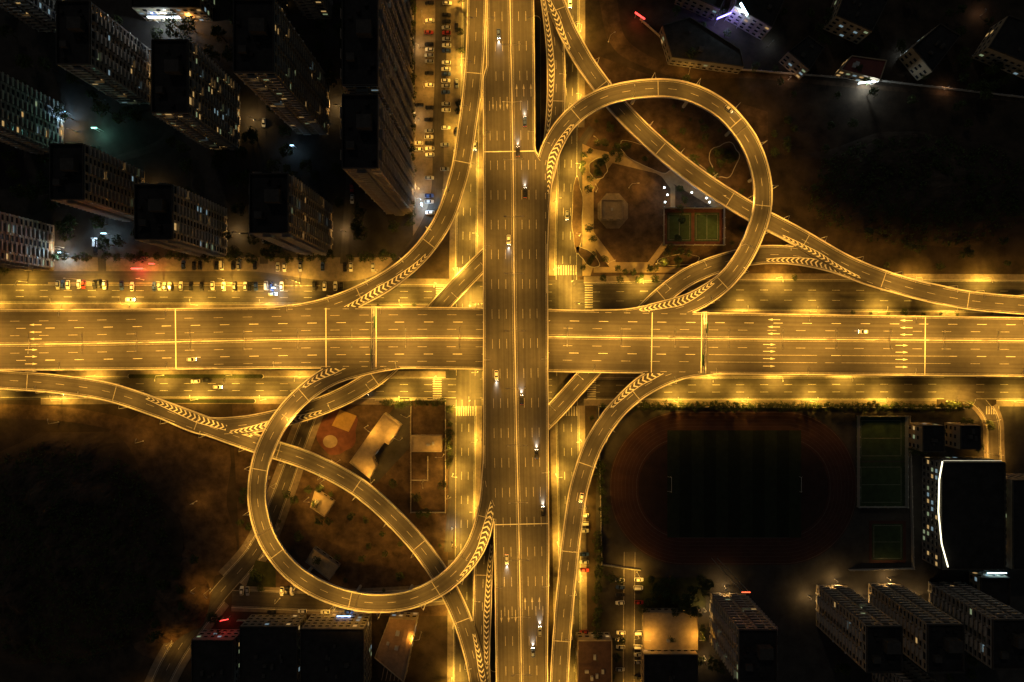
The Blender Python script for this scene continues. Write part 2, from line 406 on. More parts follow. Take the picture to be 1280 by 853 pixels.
def street(name,pts,lanes=2,walk=True,m=None,walkw=3.2,mark=True):
    rb=Rib([(x,y,0,a,b) for x,y,a,b in pts],nz(),3.0); STREETS.append((rb,name,lanes,walk,m,walkw,mark)); return rb
Gn=street('street',[(-250,366,12,12),(300,368,12,12),(600,369,12,12),(700,370,16,18),(900,370,20,18),(1500,372,20,20)],3)
Gs=street('street',[(-250,487,13,13),(300,484,13,13),(640,486,13,13),(1230,486,15,14),(1500,488,14,14)],3)
Gw=street('street',[(592,-220,11,11),(588,100,11,11),(583,300,13,13),(582,500,13,13),(580,700,12,12),(578,1050,12,12)],3)
Ge=street('street',[(712,-220,11,11),(712,100,11,11),(708,330,14,14),(709,500,14,14),(712,700,13,13),(715,1050,13,13)],3)
SV1=street('service_road',[(165,950,10,10),(215,825,11,11),(272,745,11,11),(322,685,10,10),(350,620,9,9),(372,560,8,8),(395,500,8,8)],2)
SV2=street('service_road',[(-200,512,9,9),(0,514,9,9),(110,522,9,9),(190,545,9,9),(242,590,9,9),(262,650,9,9),(262,700,9,9),(250,770,9,9)],2,False,SOIL2,3,False)
SV3=street('service_road',[(745,-150,12,12),(760,0,11,11),(775,55,10,10),(820,82,7,7),(950,96,3,3),(1100,110,3,3),(1500,143,3,3)],2,False,SOIL2,2.0,False)
SV4=street('service_road',[(787,690,8,8),(786,780,8,8),(786,1000,8,8)],1,False)
SV5=street('service_road',[(1180,492,8,8),(1222,500,8,8),(1238,520,8,8),(1242,560,8,8),(1244,600,8,8)],1,True,None,2.0)
SV6=street('service_road',[(548,-200,7,7),(548,150,7,7),(538,270,7,7),(480,345,7,7),(300,346,7,7),(60,346,7,7),(-100,346,7,7)],1,False,None,2,False)
street('alley',[(330,-60,5,5),(328,180,5,5),(330,330,5,5)],1,False,None,2,False)
street('alley',[(440,-60,5,5),(440,180,5,5),(430,330,5,5)],1,False,None,2,False)
street('alley',[(205,-60,5,5),(200,180,5,5),(130,210,5,5),(128,340,5,5)],1,False,None,2,False)
street('service_road',[(290,748,11,11),(440,752,11,11),(560,742,8,8)],1,True,None,2)
street('park_road',[(540,508,5,5),(563,520,5,5),(566,600,5,5),(560,690,5,5)],1,False,None,2,False)
street('park_road',[(722,345,5,5),(726,250,5,5),(722,190,5,5),(740,160,5,5)],1,False,None,2,False)
def in_street(p,skip,marg=0.2):
    for t in STREETS:
        if t[0] is skip: continue
        if t[0].inside(p,marg) is not None: return True
    return False
for si,(rb,name,lanes,walk,m,ww,mark) in enumerate(STREETS):
    b=MB()
    for i in range(len(rb.s)-1):
        q=[(rb.P[j],rb.N[j],rb.L[j],rb.R[j],rb.s[j]) for j in(i,i+1)]
        f=lambda t,u:(t[0][0]+t[1][0]*u,t[0][1]+t[1][1]*u,t[0][2])
        b.face([f(q[0],-q[0][3]),f(q[1],-q[1][3]),f(q[1],q[1][2]),f(q[0],q[0][2])],0,
               uv=[(-q[0][3],q[0][4]),(-q[1][3],q[1][4]),(q[1][2],q[1][4]),(q[0][2],q[0][4])])
    root=b.obj(name,[m or ASPH_G])
    if mark:
        mk=MB(); zt=0.13-float(rb.P[0,2])
        q=0
        while q<rb.len-4:
            if not in_street(rb.at(q+2,0),rb,1.5):
                l,r=rb.wid(q)
                for e in(l-.5,-r+.5): mk.face([rb.at(q,e-.1,zt),rb.at(q+4,e-.1,zt),rb.at(q+4,e+.1,zt),rb.at(q,e+.1,zt)],0)
                if int(q/4)%3==0:
                    for j in range(1,lanes):
                        u=-r+(l+r)*j/lanes; mk.face([rb.at(q,u-.1,zt),rb.at(q+4,u-.1,zt),rb.at(q+4,u+.1,zt),rb.at(q,u+.1,zt)],0)
            q+=4
        if mk.f: mk.obj('lane_markings',[PAINTD],root)
    if walk:
        wb=MB()
        for side in(1,-1):
            prev=None
            for i in range(len(rb.s)):
                e=rb.L[i] if side>0 else -rb.R[i]; P=rb.P[i];N=rb.N[i]
                pc=(P[0]+N[0]*(e+side*ww/2),P[1]+N[1]*(e+side*ww/2),0)
                if in_street(pc,rb,2.0): prev=None; continue
                f=lambda u,z:(P[0]+N[0]*u,P[1]+N[1]*u,z)
                zz=0.27+0.004*si
                cur=[f(e,0),f(e,zz),f(e+side*.3,zz),f(e+side*ww,zz),f(e+side*ww,0)]
                if prev:
                    for j in range(4): wb.face([prev[j],cur[j],cur[j+1],prev[j+1]],1 if j<2 else 0)
                prev=cur
        if wb.f: wb.obj('pavement',[PAVE,KERB])
def zebra(x0,y0,x1,y1,n,horizontal=True):
    b=MB(); 
    for i in range(n):
        if horizontal:
            a=x0+(x1-x0)*(i+.1)/n; c=x0+(x1-x0)*(i+.6)/n; q=[(a,y0),(a,y1),(c,y1),(c,y0)]
        else:
            a=y0+(y1-y0)*(i+.1)/n; c=y0+(y1-y0)*(i+.6)/n; q=[(x0,a),(x0,c),(x1,c),(x1,a)]
        b.face([W(x,y,0)+Vector((0,0,0.15)) for x,y in q],0)
    b.obj('zebra_crossing',[PAINTD])
zebra(694,332,722,344,9); zebra(694,508,723,520,9); zebra(570,508,596,520,9); zebra(571,335,596,346,9)
zebra(731,356,741,386,10,False); zebra(541,470,552,500,10,False); zebra(734,472,745,500,10,False); zebra(545,357,556,380,8,False)
zebra(1232,508,1250,518,6)
def island(name,pts,m=GRASS,h=0.3):
    b=MB(); n=len(pts); P=[W(x,y,0) for x,y in pts]; c=sum(P,Vector())/n
    I=[c+(p-c)*max(0.2,1-0.35/max(0.5,(p-c).length)) for p in P]
    up=Vector((0,0,h))
    for i in range(n):
        j=(i+1)%n; b.face([P[i],P[j],P[j]+up,P[i]+up],1); b.face([P[i]+up,P[j]+up,I[j]+up,I[i]+up],1)
    b.face([p+up for p in I],0); return b.obj(name,[m,KERB])
for x0,x1,y0,y1 in ((-100,150,395,460),(180,340,395,455),(350,545,400,455),(745,900,408,455),(930,1280,410,458)):
    island('traffic_island',rrect(x0,y0,x1,y1,6,4),PAVE)
for x0,x1,y0,y1 in ((612,676,20,330),(612,676,530,840)):
    island('traffic_island',rrect(x0,y0,x1,y1,6,4),GRASS)
island('traffic_island',rrect(160,468,330,473,2,4)); island('traffic_island',rrect(170,499,320,504,2,4))
# NE park: octagonal plaza with paths
sheet('park_path',octo(788,264,56,74),PAVE2)
sheet('plaza',octo(790,263,48,65),SOIL2)
sheet('park_path',[(728,180),(728,345),(738,345),(746,320),(738,280),(741,230),(756,205),(750,190)],PAVE2)
sheet('park_path',[(740,186),(830,205),(905,258),(900,265),(820,217),(745,199)],PAVE2)
sheet('park_path',[(742,334),(905,334),(905,341),(742,341)],PAVE2)
sheet('pavilion_court',octo(766,264,19,22),PAVE)
for cx,cy,rx,ry,a in ((748,211,12,13,0),(805,195,36,12,.5),(722,270,7,46,0),(735,322,18,8,.8),(870,215,28,9,.7),(850,325,26,7,-.1),(905,200,18,24,0.4)):
    c,s_=math.cos(a),math.sin(a)
    O=organic(0,0,rx,ry,cx*.13,36,.12)
    island('planting_bed',[(cx+x*c-y*s_,cy+x*s_+y*c) for x,y in O],SOIL2,0.3)
def court(x0,y0,x1,y1,a=COURTG,b_=COURTR,vert=False):
    sheet('sports_court',rect(x0-4,y0-4,x1+4,y1+4),b_); sheet('sports_court',rect(x0,y0,x1,y1),a)
    z=nz()+.002; b=MB()
    def ln(xa,ya,xb,yb,t=.25):
        b.face([W(x,y,0)+Vector((0,0,z)) for x,y in ((xa-t/2,ya-t/2),(xa-t/2,yb+t/2),(xb+t/2,yb+t/2),(xb+t/2,ya-t/2))],0)
    ln(x0+2,y0+2,x1-2,y0+2);ln(x0+2,y1-2,x1-2,y1-2)
    b.obj('court_lines',[PAINTD])
    z=nz()+.002; b=MB(); ln(x0+2,y0+3,x0+2,y1-3);ln(x1-2,y0+3,x1-2,y1-3)
    if vert: ln(x0+3,(y0+y1)/2,x1-3,(y0+y1)/2)
    else: ln((x0+x1)/2,y0+3,(x0+x1)/2,y1-3)
    b.obj('court_lines',[PAINTD])
court(834,266,864,302,mat('court_green_park',(0.035,0.06,0.02),.9,.3,.3)); court(868,266,899,302,MATS['court_green_park'])
court(1074,524,1128,572,vert=True,b_=COURTG); court(1074,582,1128,630,vert=True,b_=COURTG); court(1090,655,1128,700,vert=True,b_=TRACK)
sheet('running_track',rrect(762,514,1071,706,92,20),TRACK)
z0=nz(); b=MB()
for r_ in range(8):
    d=1+r_*4.6; t=.8 if r_ in(0,7) else .3; O=rrect(762+d,514+d,1071-d,706-d,92-d,20); I=rrect(762+d+t,514+d+t,1071-d-t,706-d-t,92-d-t,20)
    for i in range(len(O)):
        j=(i+1)%len(O); b.face([W(*O[i])+Vector((0,0,z0)),W(*O[j])+Vector((0,0,z0)),W(*I[j])+Vector((0,0,z0)),W(*I[i])+Vector((0,0,z0))],0)
b.obj('track_lines',[PAINTF])
sheet('infield',rrect(798,550,1035,670,58,20),TRACK2)
for i in range(11):
    x=834+i*15.2; sheet('football_pitch',rect(x,538,x+15.2,672),TURF if i%2 else TURF2)
def goal(x,y,face):
    b=MB(); p=W(x,y,0)
    for dy in(-3.66,3.66):
        b.cyl((0,dy,0.1),(0,dy,2.5),.08,.08,6); b.cyl((0,dy,2.5),(face*1.6,dy,0.1),.05,.05,6)
    b.cyl((0,-3.7,2.5),(0,3.7,2.5),.08,.08,6); b.cyl((face*1.6,-3.7,.15),(face*1.6,3.7,.15),.05,.05,6)
    o=b.obj('football_goal',[PAINT]); o.location=p
goal(838,605,-1); goal(999,605,1)
sheet('playground',organic(424,540,24,30,8.8,40,.2),COURTR)
sheet('playground',[(425,512),(446,520),(436,540),(415,532)],PLAYY)
sheet('playground',ell(413,552,9,8),PAVE2)
sheet('yard_paving',rect(512,500,556,640),SOIL2)
sheet('yard_paving',[(500,498),(438,590),(470,605),(512,560),(512,498)],ASPH_Y)
sheet('lawn',[(306,738),(320,700),(345,705),(345,738)],GRASS)
sheet('bare_earth',rect(800,722,882,760),GRASS)
def hill(name,cx,cy,rx,ry,h,seed,m,n=60):
    b=MB(); V={}
    c=W(cx,cy,0)
    for i in range(n+1):
        for j in range(n+1):
            u=-1+2*i/n; v=-1+2*j/n; d=math.sqrt(u*u+v*v)*(1+.22*noise.noise(Vector((u*1.7+seed,v*1.7,seed))))
            f=max(0,1-d**2.2); x=c.x+u*rx*S; y=c.y+v*ry*S
            no=noise.fractal(Vector((x*.06+seed,y*.06,seed)),0.8,2.1,6)
            V[i,j]=(x,y,(-0.3+h*f*(0.8+0.4*no)+1.6*abs(no)*min(1,f*4)) if f>0 else -0.5)
    for i in range(n):
        for j in range(n): b.face([V[i,j],V[i+1,j],V[i+1,j+1],V[i,j+1]],0)
    return b.obj(name,[m])
hill('hill',80,690,150,150,12,3.1,SOIL,90)
hill('hill',212,745,50,62,5,6.1,SOIL3,50)
hill('hill',1150,240,160,75,5,8.3,SOIL)
# ---------------------------------------------------------------- lamps
SOD=(1.0,0.475,0.06)
LD={}
def ldata(key,e,c,rad=0.35,size=2.6,typ='SPOT',blend=1.0):
    if key not in LD:
        l=bpy.data.lights.new(key,typ); l.energy=e; l.color=c; l.shadow_soft_size=rad
        if typ=='SPOT': l.spot_size=size; l.spot_blend=blend
        LD[key]=l
    return LD[key]
def lamp_mesh(h,arm,lens,twin=False):
    b=MB()
    b.box(0,0,0,0.5,.5,.5,0); b.cyl((0,0,.5),(0,0,h-1),.13,.08,8)
    for sg in ((1,-1) if twin else (1,)):
        pr=(0,0,h-1)
        for i in range(1,6):
            t=i/5; p=(sg*arm*math.sin(t*math.pi/2)**1.3,0,h-1+1.0*math.sin(t*math.pi/2)); b.cyl(pr,p,.08-.006*i,.074-.006*i,6,0,False); pr=p
        b.box(sg*(arm+.35),0,h-.06,h+.1,1.0,.36,0,0,None,.9)
        x0,x1=sorted((sg*(arm-.05),sg*(arm+.75)))
        b.face([(x0,-.14,h-.07),(x0,.14,h-.07),(x1,.14,h-.07),(x1,-.14,h-.07)],1)
    return b.mesh('street_lamp',[STEEL,lens])
def globe_mesh():
    b=MB(); b.cyl((0,0,0),(0,0,3.6),.09,.06,8); b.cyl((0,0,3.6),(0,0,3.8),.2,.25,10)
    for i in range(4):
        for j in range(10):
            def sp(a,c): 
                th=math.pi*(a/4); ph=2*math.pi*c/10; return (.4*math.sin(th)*math.cos(ph),.4*math.sin(th)*math.sin(ph),4.1+.4*math.cos(th))
            b.face([sp(i+1,j),sp(i+1,j+1),sp(i,j+1),sp(i,j)],1)
    return b.mesh('garden_lamp',[STEEL,GLOBE])
LM={'deck':lamp_mesh(10,2.6,LENS),'ground':lamp_mesh(8.5,1.8,LENS),'white':lamp_mesh(5,0.6,LENSW),'twin':lamp_mesh(11,3.6,LENS,True)}
LMI={'deck':(10,2.95),'ground':(8.5,2.15),'white':(5,.95),'twin':(11,3.95)}
NL=[0]
def lamp(p,ang,kind,light):
    o=bpy.data.objects.new('street_lamp',LM[kind]); o.location=p; o.rotation_euler=(0,0,ang); col.objects.link(o)
    h,a=LMI[kind]
    for sg in ((1,-1) if kind=='twin' else (1,)):
        lo=bpy.data.objects.new('lamp_light',light); lo.location=(sg*a,0,h-.25); lo.parent=o; col.objects.link(lo); NL[0]+=1
GM=globe_mesh()
def garden_lamp(x,y,light):
    o=bpy.data.objects.new('garden_lamp',GM); o.location=W(x,y)+Vector((0,0,.1)); col.objects.link(o)
    lo=bpy.data.objects.new('lamp_light',light); lo.location=(0,0,4.75); lo.parent=o; col.objects.link(lo); NL[0]+=1
def lamps_on(rib,side,start,gap,light,kind='deck',inset=-0.25,z=0.0,q1=None,chk=True):
    q=start
    while q<(q1 or rib.len-4):
        l,r=rib.wid(q); u=(l+inset) if side>0 else -(r+inset)
        p=rib.at(q,u,z); a=rib.ang(q)+(-math.pi/2 if side>0 else math.pi/2)
        if not(chk and (merged(rib,p,-.3) or covered(p,rib))): lamp(p,a,kind,light)
        q+=gap
def lamps_mid(rib,uf,q0,q1,gap,light):
    q=q0
    while q<q1:
        p=rib.at(q,uf(q),.85)
        if not covered(p,rib): lamp(p,rib.ang(q)+math.pi/2,'twin',light)
        q+=gap
Lm=ldata('lamp_ew',17000,SOD,.35,2.6,'SPOT',.5); Le=ldata('lamp_ew_edge',13000,SOD,.35,2.5,'SPOT',.5); Ln=ldata('lamp_ns',8200,SOD,.35,2.6,'SPOT',.5); Lr=ldata('lamp_ramp',9000,SOD,.35,2.4,'SPOT',.7)
Lg=ldata('lamp_street',11000,SOD); Lgs=ldata('lamp_street_strong',26000,(1.0,0.53,0.06))
lamps_mid(EWr,uEW,95,EWr.len-95,25,Lm); lamps_mid(NSr,lambda q:0,80,NSr.len-80,26,Ln)
lamps_on(EWr,1,108,50,Le,q1=EWr.len-95); lamps_on(EWr,-1,108,50,Le,q1=EWr.len-95)
lamps_on(NSr,-1,93,52,Ln,q1=NSr.len-80); lamps_on(NSr,1,93,52,Ln,q1=NSr.len-80)
for kx,side in (('R1',-1),('R2',1),('R3',1),('R4',-1),('R5',-1),('R6',-1),('R7',1),('R8',1)):
    rb=DECKS[kx]; lamps_on(rb,side,8 if kx not in('R3','R5','R8') else 60,20,Lr,q1=rb.len-(50 if kx in('R3','R4','R5','R7') else 4))
lamps_on(R2,-1,18,60,Lr); lamps_on(R6,1,18,60,Lr)
for rb,s0 in ((Gn,80),(Gs,80),(Gw,70),(Ge,70)):
    lamps_on(rb,1,s0,34,Lgs,'ground',0.8,0.3,q1=rb.len-60); lamps_on(rb,-1,s0+17,34,Lgs,'ground',0.8,0.3,q1=rb.len-60)
lamps_on(SV1,1,30,32,ldata('l_dim',3500,SOD),'ground',.6,.2)
lamps_on(SV3,-1,40,40,ldata('l_dim3',2200,SOD),'ground',.6,.2,q1=150)
lamps_on(SV2,-1,110,45,ldata('l_dim2',1500,SOD),'ground',.6,.2)
lamps_on(SV4,1,10,30,Lg,'ground',.6,.1)
lamps_on(SV5,-1,10,18,Lg,'ground',.6,.1)
for x,y in ((530,30),(530,110),(530,190),(100,350),(180,350),(280,350),(370,352),(470,340)):
    lamp(W(x,y,0)+Vector((0,0,.1)),random.choice([0,1.57,3.14]),'ground',ldata('l_park',5200,SOD))
for x,y in ((745,240),(760,330),(905,250),(820,330),(745,180),(560,560),(560,620),(425,575),(530,600),(800,170),(350,748),(420,752),(405,600)):
    lamp(W(x,y,0)+Vector((0,0,.1)),random.uniform(0,6),'ground',ldata('l_prk2',4000,SOD))
for x,y,a in ((503,548,2.6),(460,532,-.6),(512,520,2.6),(555,568,3.1),(386,622,0),(800,790,0),(876,790,3.1),(527,790,3.1),(786,235,0),(468,600,1.6)):  # added fill poles that brighten the low roofs; no such lamps known here
    lamp(W(x,y,0)+Vector((0,0,.1)),a,'deck',ldata('l_roof_fill',3600,SOD,.4,2.9,'SPOT',.5))
for x0,y0 in ((318,150),(425,135),(300,292),(432,290),(195,245),(80,310),(205,95),(524,236),(524,150),(524,60),(95,165),(880,760),(1010,745),(1075,745),(1145,745),(880,820),(905,733),(1043,724),(1108,722)):
    lamp(W(x0,y0,0)+Vector((0,0,.1)),math.pi,'white',ldata('l_court',2000,(1,.58,.18),.2,2.95,'SPOT',.4))
WH=(0.6,0.82,1.0)
for x,y in ((828,237),(832,246),(829,255),(880,250),(884,255),(862,243)): garden_lamp(x,y,ldata('l_globe',220,WH,.3,2.6,'POINT'))
for x,y in ((526,250),(345,356),(75,312),(120,300),(425,765),(440,768),(565,660)):
    lamp(W(x,y,0)+Vector((0,0,.1)),random.uniform(0,6),'white',ldata('l_white',700,WH,.2,2.6))
for x,y in ((960,58),(1125,72),(1215,70),(872,66)):
    lamp(W(x,y,0)+Vector((0,0,.1)),random.uniform(0,6),'white',ldata('l_white_dim',350,WH,.2,2.8))
for x,y in ((985,100),(1180,112),(1225,20),(905,75)):
    lamp(W(x,y,0)+Vector((0,0,.1)),random.uniform(0,6),'white',ldata('l_warm',500,(1,.5,.2),.2,2.8))
# ---------------------------------------------------------------- buildings
def tower(name,x0,y0,x1,y1,h,wall,lit=.06,fl=3.0,bay=3.6,roofm=ROOF):
    A=W(x0,y1);B=W(x1,y0); cx,cy=(A.x+B.x)/2,(A.y+B.y)/2; lx,ly=B.x-A.x,B.y-A.y
    root=empty(name,(cx,cy,0)); nf=int(h/fl)
    b=MB(); gl=MB(); bc=MB()
    for (ox,oy,dx,dy,ln) in ((-lx/2,-ly/2,1,0,lx),(lx/2,-ly/2,0,1,ly),(lx/2,ly/2,-1,0,lx),(-lx/2,ly/2,0,-1,ly)):
        nb=max(2,int(ln/bay)); bw=ln/nb; nx,ny=dy,-dx
        def P(u,z,d=0): return (ox+dx*u+nx*d,oy+dy*u+ny*d,z)
        for f in range(nf):
            za=f*fl; zb=za+fl
            for i in range(nb):
                u0=i*bw;u1=u0+bw; a=u0+bw*.2;c=u1-bw*.2; s=za+.9; t=za+2.5
                bal=(i%2==1)
                if bal: a=u0+bw*.1;c=u1-bw*.1; s=za+.25
                b.face([P(u0,za),P(u1,za),P(u1,s),P(u0,s)],0); b.face([P(u0,t),P(u1,t),P(u1,zb),P(u0,zb)],0)
                b.face([P(u0,s),P(a,s),P(a,t),P(u0,t)],0); b.face([P(c,s),P(u1,s),P(u1,t),P(c,t)],0)
                d=-.25
                b.face([P(a,s),P(c,s),P(c,s,d),P(a,s,d)],0); b.face([P(a,t,d),P(c,t,d),P(c,t),P(a,t)],0)
                b.face([P(a,s),P(a,s,d),P(a,t,d),P(a,t)],0); b.face([P(c,s,d),P(c,s),P(c,t),P(c,t,d)],0)
                mi=0
                if random.random()<lit: mi=random.choice([1,1,1,2,2,3])
                gl.face([P(a,s,d),P(c,s,d),P(c,t,d),P(a,t,d)],mi)
                if bal and f>0:
                    m_=P((u0+u1)/2,0,.65); ang=math.atan2(dy,dx)
                    bc.box(m_[0],m_[1],za-.08,za+.1,bw*.96,1.3,0,ang)
                    q_=P((u0+u1)/2,0,1.24); bc.box(q_[0],q_[1],za+.1,za+1.05,bw*.96,.1,0,ang)
                elif f%2==0 and random.random()<.5:
                    m_=P(u1-.35,0,.25); bc.box(m_[0],m_[1],za+.3,za+.95,.8,.45,1,math.atan2(dy,dx))
            m_=P(ln/2,0,.1); bc.box(m_[0],m_[1],zb-.12,zb+.06,ln-.2,.2,0,math.atan2(dy,dx))
    zt=nf*fl
    b.face([(-lx/2,-ly/2,zt),(lx/2,-ly/2,zt),(lx/2,ly/2,zt),(-lx/2,ly/2,zt)],1)
    b.obj('walls',[wall,roofm],root); gl.obj('windows',[GLASS]+WLIT,root); bc.obj('balconies',[CONC,STEEL],root)
    r=MB()
    for sx in(-1,1): r.box(sx*(lx/2-.15),0,zt+.01,zt+1.2,.3,ly,0); r.box(0,sx*(ly/2-.15),zt+.012,zt+1.19,lx-.62,.3,0)
    r.box(lx*.15,ly*.1,zt+.01,zt+4.2,min(6,lx*.4),min(5,ly*.4),0); r.box(-lx*.25,-ly*.2,zt+.01,zt+2.4,3,2.6,0)
    for i in range(6): r.box(random.uniform(-.38,.38)*lx,random.uniform(-.4,.4)*ly,zt+.005,zt+1.0+.1*i,1.4,1.0,1)
    r.obj('roof_parapet',[RPAR,ROOF],root)
    return root
TW=[(262,110,300,187,56,WALL1,.22),(372,98,411,168,78,WALL1,.08),(244,262,284,320,54,WALL1,.09),(376,258,415,318,66,WALL1,.08),
    (145,215,181,275,50,WALL1,.07),(26,282,68,336,50,WALL1,.12),(152,62,188,130,48,WALL2,.09),(40,132,80,192,48,WALL2,.08),
    (484,200,517,268,90,WALL1,.06),(484,108,517,192,90,WALL1,.07),(484,14,515,100,90,WALL1,.07),(-60,40,-20,100,48,WALL2,.1),(-70,180,-30,240,48,WALL2,.1),
    (320,-40,360,20,60,WALL2,.07),(384,-50,415,24,60,WALL2,.07),(50,-20,90,40,48,WALL2,.09),(232,-60,270,10,56,WALL2,.1),
    (888,742,930,800,44,WALL1,.07),(1020,732,1058,782,50,WALL1,.02),(1085,730,1124,782,50,WALL1,.02),(1160,728,1205,782,46,WALL2,.02),(1090,820,1130,870,36,WALL2,.02)]
for t in TW: tower('apartment_building',*t[:6],lit=t[6])
def low(name,pts,h,roof=ROOF,wall=WALL2,lit=.1,stuff=4,ribs=False):
    P=[W(x,y,h) for x,y in pts]
    ar=sum(P[i].x*P[(i+1)%len(P)].y-P[(i+1)%len(P)].x*P[i].y for i in range(len(P)))
    if ar<0: P=P[::-1]
    n=len(P); c=sum(P,Vector())/n; root=empty(name,(c.x,c.y,0)); P=[p-Vector((c.x,c.y,0)) for p in P]
    b=MB(); b.face(P,1)
    gl=MB(); pp=MB()
    for i in range(n):
        a,d=P[i],P[(i+1)%n]; b.face([(a.x,a.y,0),(d.x,d.y,0),d,a],0)
        e=d-a; L=e.length; dr=e.normalized(); nr=Vector((dr.y,-dr.x,0)); an=math.atan2(dr.y,dr.x)
        m=(a+d)/2-nr*.15; pp.box(m.x,m.y,h+.01+.002*i,h+.7+.004*i,L,.3,0,an)
        nb=int(L/3.2); 
        for f in range(max(1,int(h/3.3))):
            for q in range(nb):
                u=(q+.5)*L/nb; w_=a+dr*u+nr*.05; z=f*3.3+1.0
                if z+1.7>h: continue
                mm=a+dr*u+nr*.06; pp.box(mm.x,mm.y,z-.14,z-.02,2.1,.24,1,an)
                gl.face([(w_.x-dr.x*.9,w_.y-dr.y*.9,z),(w_.x+dr.x*.9,w_.y+dr.y*.9,z),(w_.x+dr.x*.9,w_.y+dr.y*.9,z+1.5),(w_.x-dr.x*.9,w_.y-dr.y*.9,z+1.5)],0 if random.random()>lit else random.choice([1,2,3]))
    b.obj('walls',[wall,roof],root); pp.obj('roof_parapet',[wall if roof is not ROOF else RPAR,CONC],root)
    if gl.f: gl.obj('windows',[GLASS]+WLIT,root)
    st=MB(); a=math.atan2((P[1]-P[0]).y,(P[1]-P[0]).x)
    for i in range(stuff):
        i0,i1=random.sample(range(n),2); t=random.uniform(.15,.5); q=P[i0]*t*.7+P[i1]*.35*(1-t)
        st.box(q.x,q.y,h+.005,h+random.uniform(.6,1.6),random.uniform(1,2.5),random.uniform(.8,1.8),0,a)
    if ribs:
        L=(P[1]-P[0]).length; wd=(P[2]-P[1]); ln=wd.length
        for i in range(int(ln/2)):
            m=(P[0]+P[1])/2+wd.normalized()*(i*2+1); st.box(m.x,m.y,h+.02,h+.28,L-.8,.3,1,a)
    if st.f: st.obj('roof_units',[RPAR if roof is ROOF else STEEL,roof],root)
    return root
low('kindergarten_building',[(480,517),(501,532),(486,556),(480,553),(466,572),(470,583),(462,598),(437,578)],5.5,ROOFT,WALL1,.05,0)
low('utility_building',rect(514,545,552,565),4,ROOFT,WALL1,0,2)
low('utility_building',[(394,613),(417,628),(406,646),(388,634)],4,ROOFT,WALL1,0,1)
low('utility_building',[(392,685),(424,708),(412,725),(382,702)],4,ROOFT,WALL2,0,1)
low('park_pavilion',rect(752,250,778,274),4,ROOFT,WALL1,0,1)
low('office_building',[(468,822),(487,772),(521,774),(505,853)],8,ROOFO,WALL1,.1,3,True)
low('shop_building',rect(300,783,372,870),14,ROOF,WALL2,.1,7)
low('shop_building',rect(376,786,455,870),18,ROOF,WALL2,.1,8)
low('shop_building',rect(240,800,292,880),12,ROOF,WALL2,.1,5)
low('classroom_building',rect(805,765,872,812),5,ROOFT,WALL1,0,1)
low('classroom_building',rect(805,818,872,880),9,ROOF,WALL1,.05,5)
low('gymnasium',rect(1176,578,1256,712),15,ROOF,WALL2,.25,0)
low('school_building',rect(1153,532,1180,565),12,ROOF,WALL1,.1,3)
low('school_building',rect(1200,532,1225,562),12,ROOF,WALL1,.1,3)
low('school_building',rect(1265,600,1330,712),16,ROOF,WALL1,.1,3)
low('shop_building',rect(722,800,765,880),9,ROOFR,WALL1,.1,5)
low('warehouse',[(828,32),(862,22),(925,62),(930,84),(840,72)],9,ROOF,WALL2,.05,3)
low('warehouse',[(985,65),(1010,45),(1030,60),(1012,88)],12,ROOF,WALL1,.15,3)
low('petrol_station',[(1050,88),(1064,70),(1108,76),(1100,100)],7,mat('roof_station_red',(.16,.05,.04),.7,.2,.4),WALL1,.6,2)
low('warehouse',[(1140,60),(1175,30),(1200,45),(1165,90)],12,ROOF,WALL1,.1,3)
low('warehouse',[(1235,60),(1260,20),(1330,40),(1310,90)],12,ROOF,WALL1,.1,3)
low('shop_building',[(918,8),(930,-30),(985,-10),(965,35)],14,ROOF,WALL1,.2,3)
low('shop_building',[(1045,20),(1060,-20),(1110,0),(1090,40)],14,ROOF,WALL1,.2,3)
low('shop_building',[(165,10),(250,10),(250,-40),(165,-40)],14,ROOF,WALL1,.4,3)
low('shop_building',[(850,-10),(900,12),(915,-20),(870,-50)],12,ROOF,WALL1,.15,3)
low('shop_building',[(1225,722),(1262,722),(1262,760),(1225,760)],8,ROOF,WALL1,.3,1)
def tube(name,pts,z,r,m,parent=None):
    b=MB(); P=[W(x,y,z) for x,y in pts]
    for a,c in zip(P[:-1],P[1:]): b.cyl(a,c,r,r,6,0,False)
    return b.obj(name,[m],parent)
tube('led_strip',[(1178,577),(1174,600),(1173,640),(1177,680),(1185,709)],15.9,.28,emis('led_white',(1.0,0.92,0.6),3.0))
tube('led_strip',[(1252,576),(1210,576),(1179,576)],15.9,.1,emis('led_dim',(1.0,0.9,0.6),.9))
# ---------------------------------------------------------------- lit signs
def sign(x,y,z,l,h,a,c,s,pw,name='illuminated_sign'):
    p=W(x,y,z); b=MB(); b.box(0,0,-h/2,h/2,l,.4,0); b.face([(-l/2+.1,-.21,-h/2+.1),(l/2-.1,-.21,-h/2+.1),(l/2-.1,-.21,h/2-.1),(-l/2+.1,-.21,h/2-.1)],1)
    b.face([(-l/2+.1,-.2,h/2+.02),(l/2-.1,-.2,h/2+.02),(l/2-.1,.2,h/2+.02),(-l/2+.1,.2,h/2+.02)],1)
    for sx in(-1,1): b.cyl((sx*l*.35,.05,-z),(sx*l*.35,.05,-h/2),.12,.12,6)
    o=b.obj(name,[STEEL,emis('sign_%d_%d_%d_%d'%(c[0]*9,c[1]*9,c[2]*9,s),c,s)]); o.location=p; o.rotation_euler=(0,0,a)
    if pw:
        ll=bpy.data.lights.new('sign_light','POINT'); ll.energy=pw*.45; ll.color=c; ll.shadow_soft_size=.5
        lo=bpy.data.objects.new('sign_light',ll); lo.parent=o; lo.location=(0,-1.6,-.2); col.objects.link(lo)
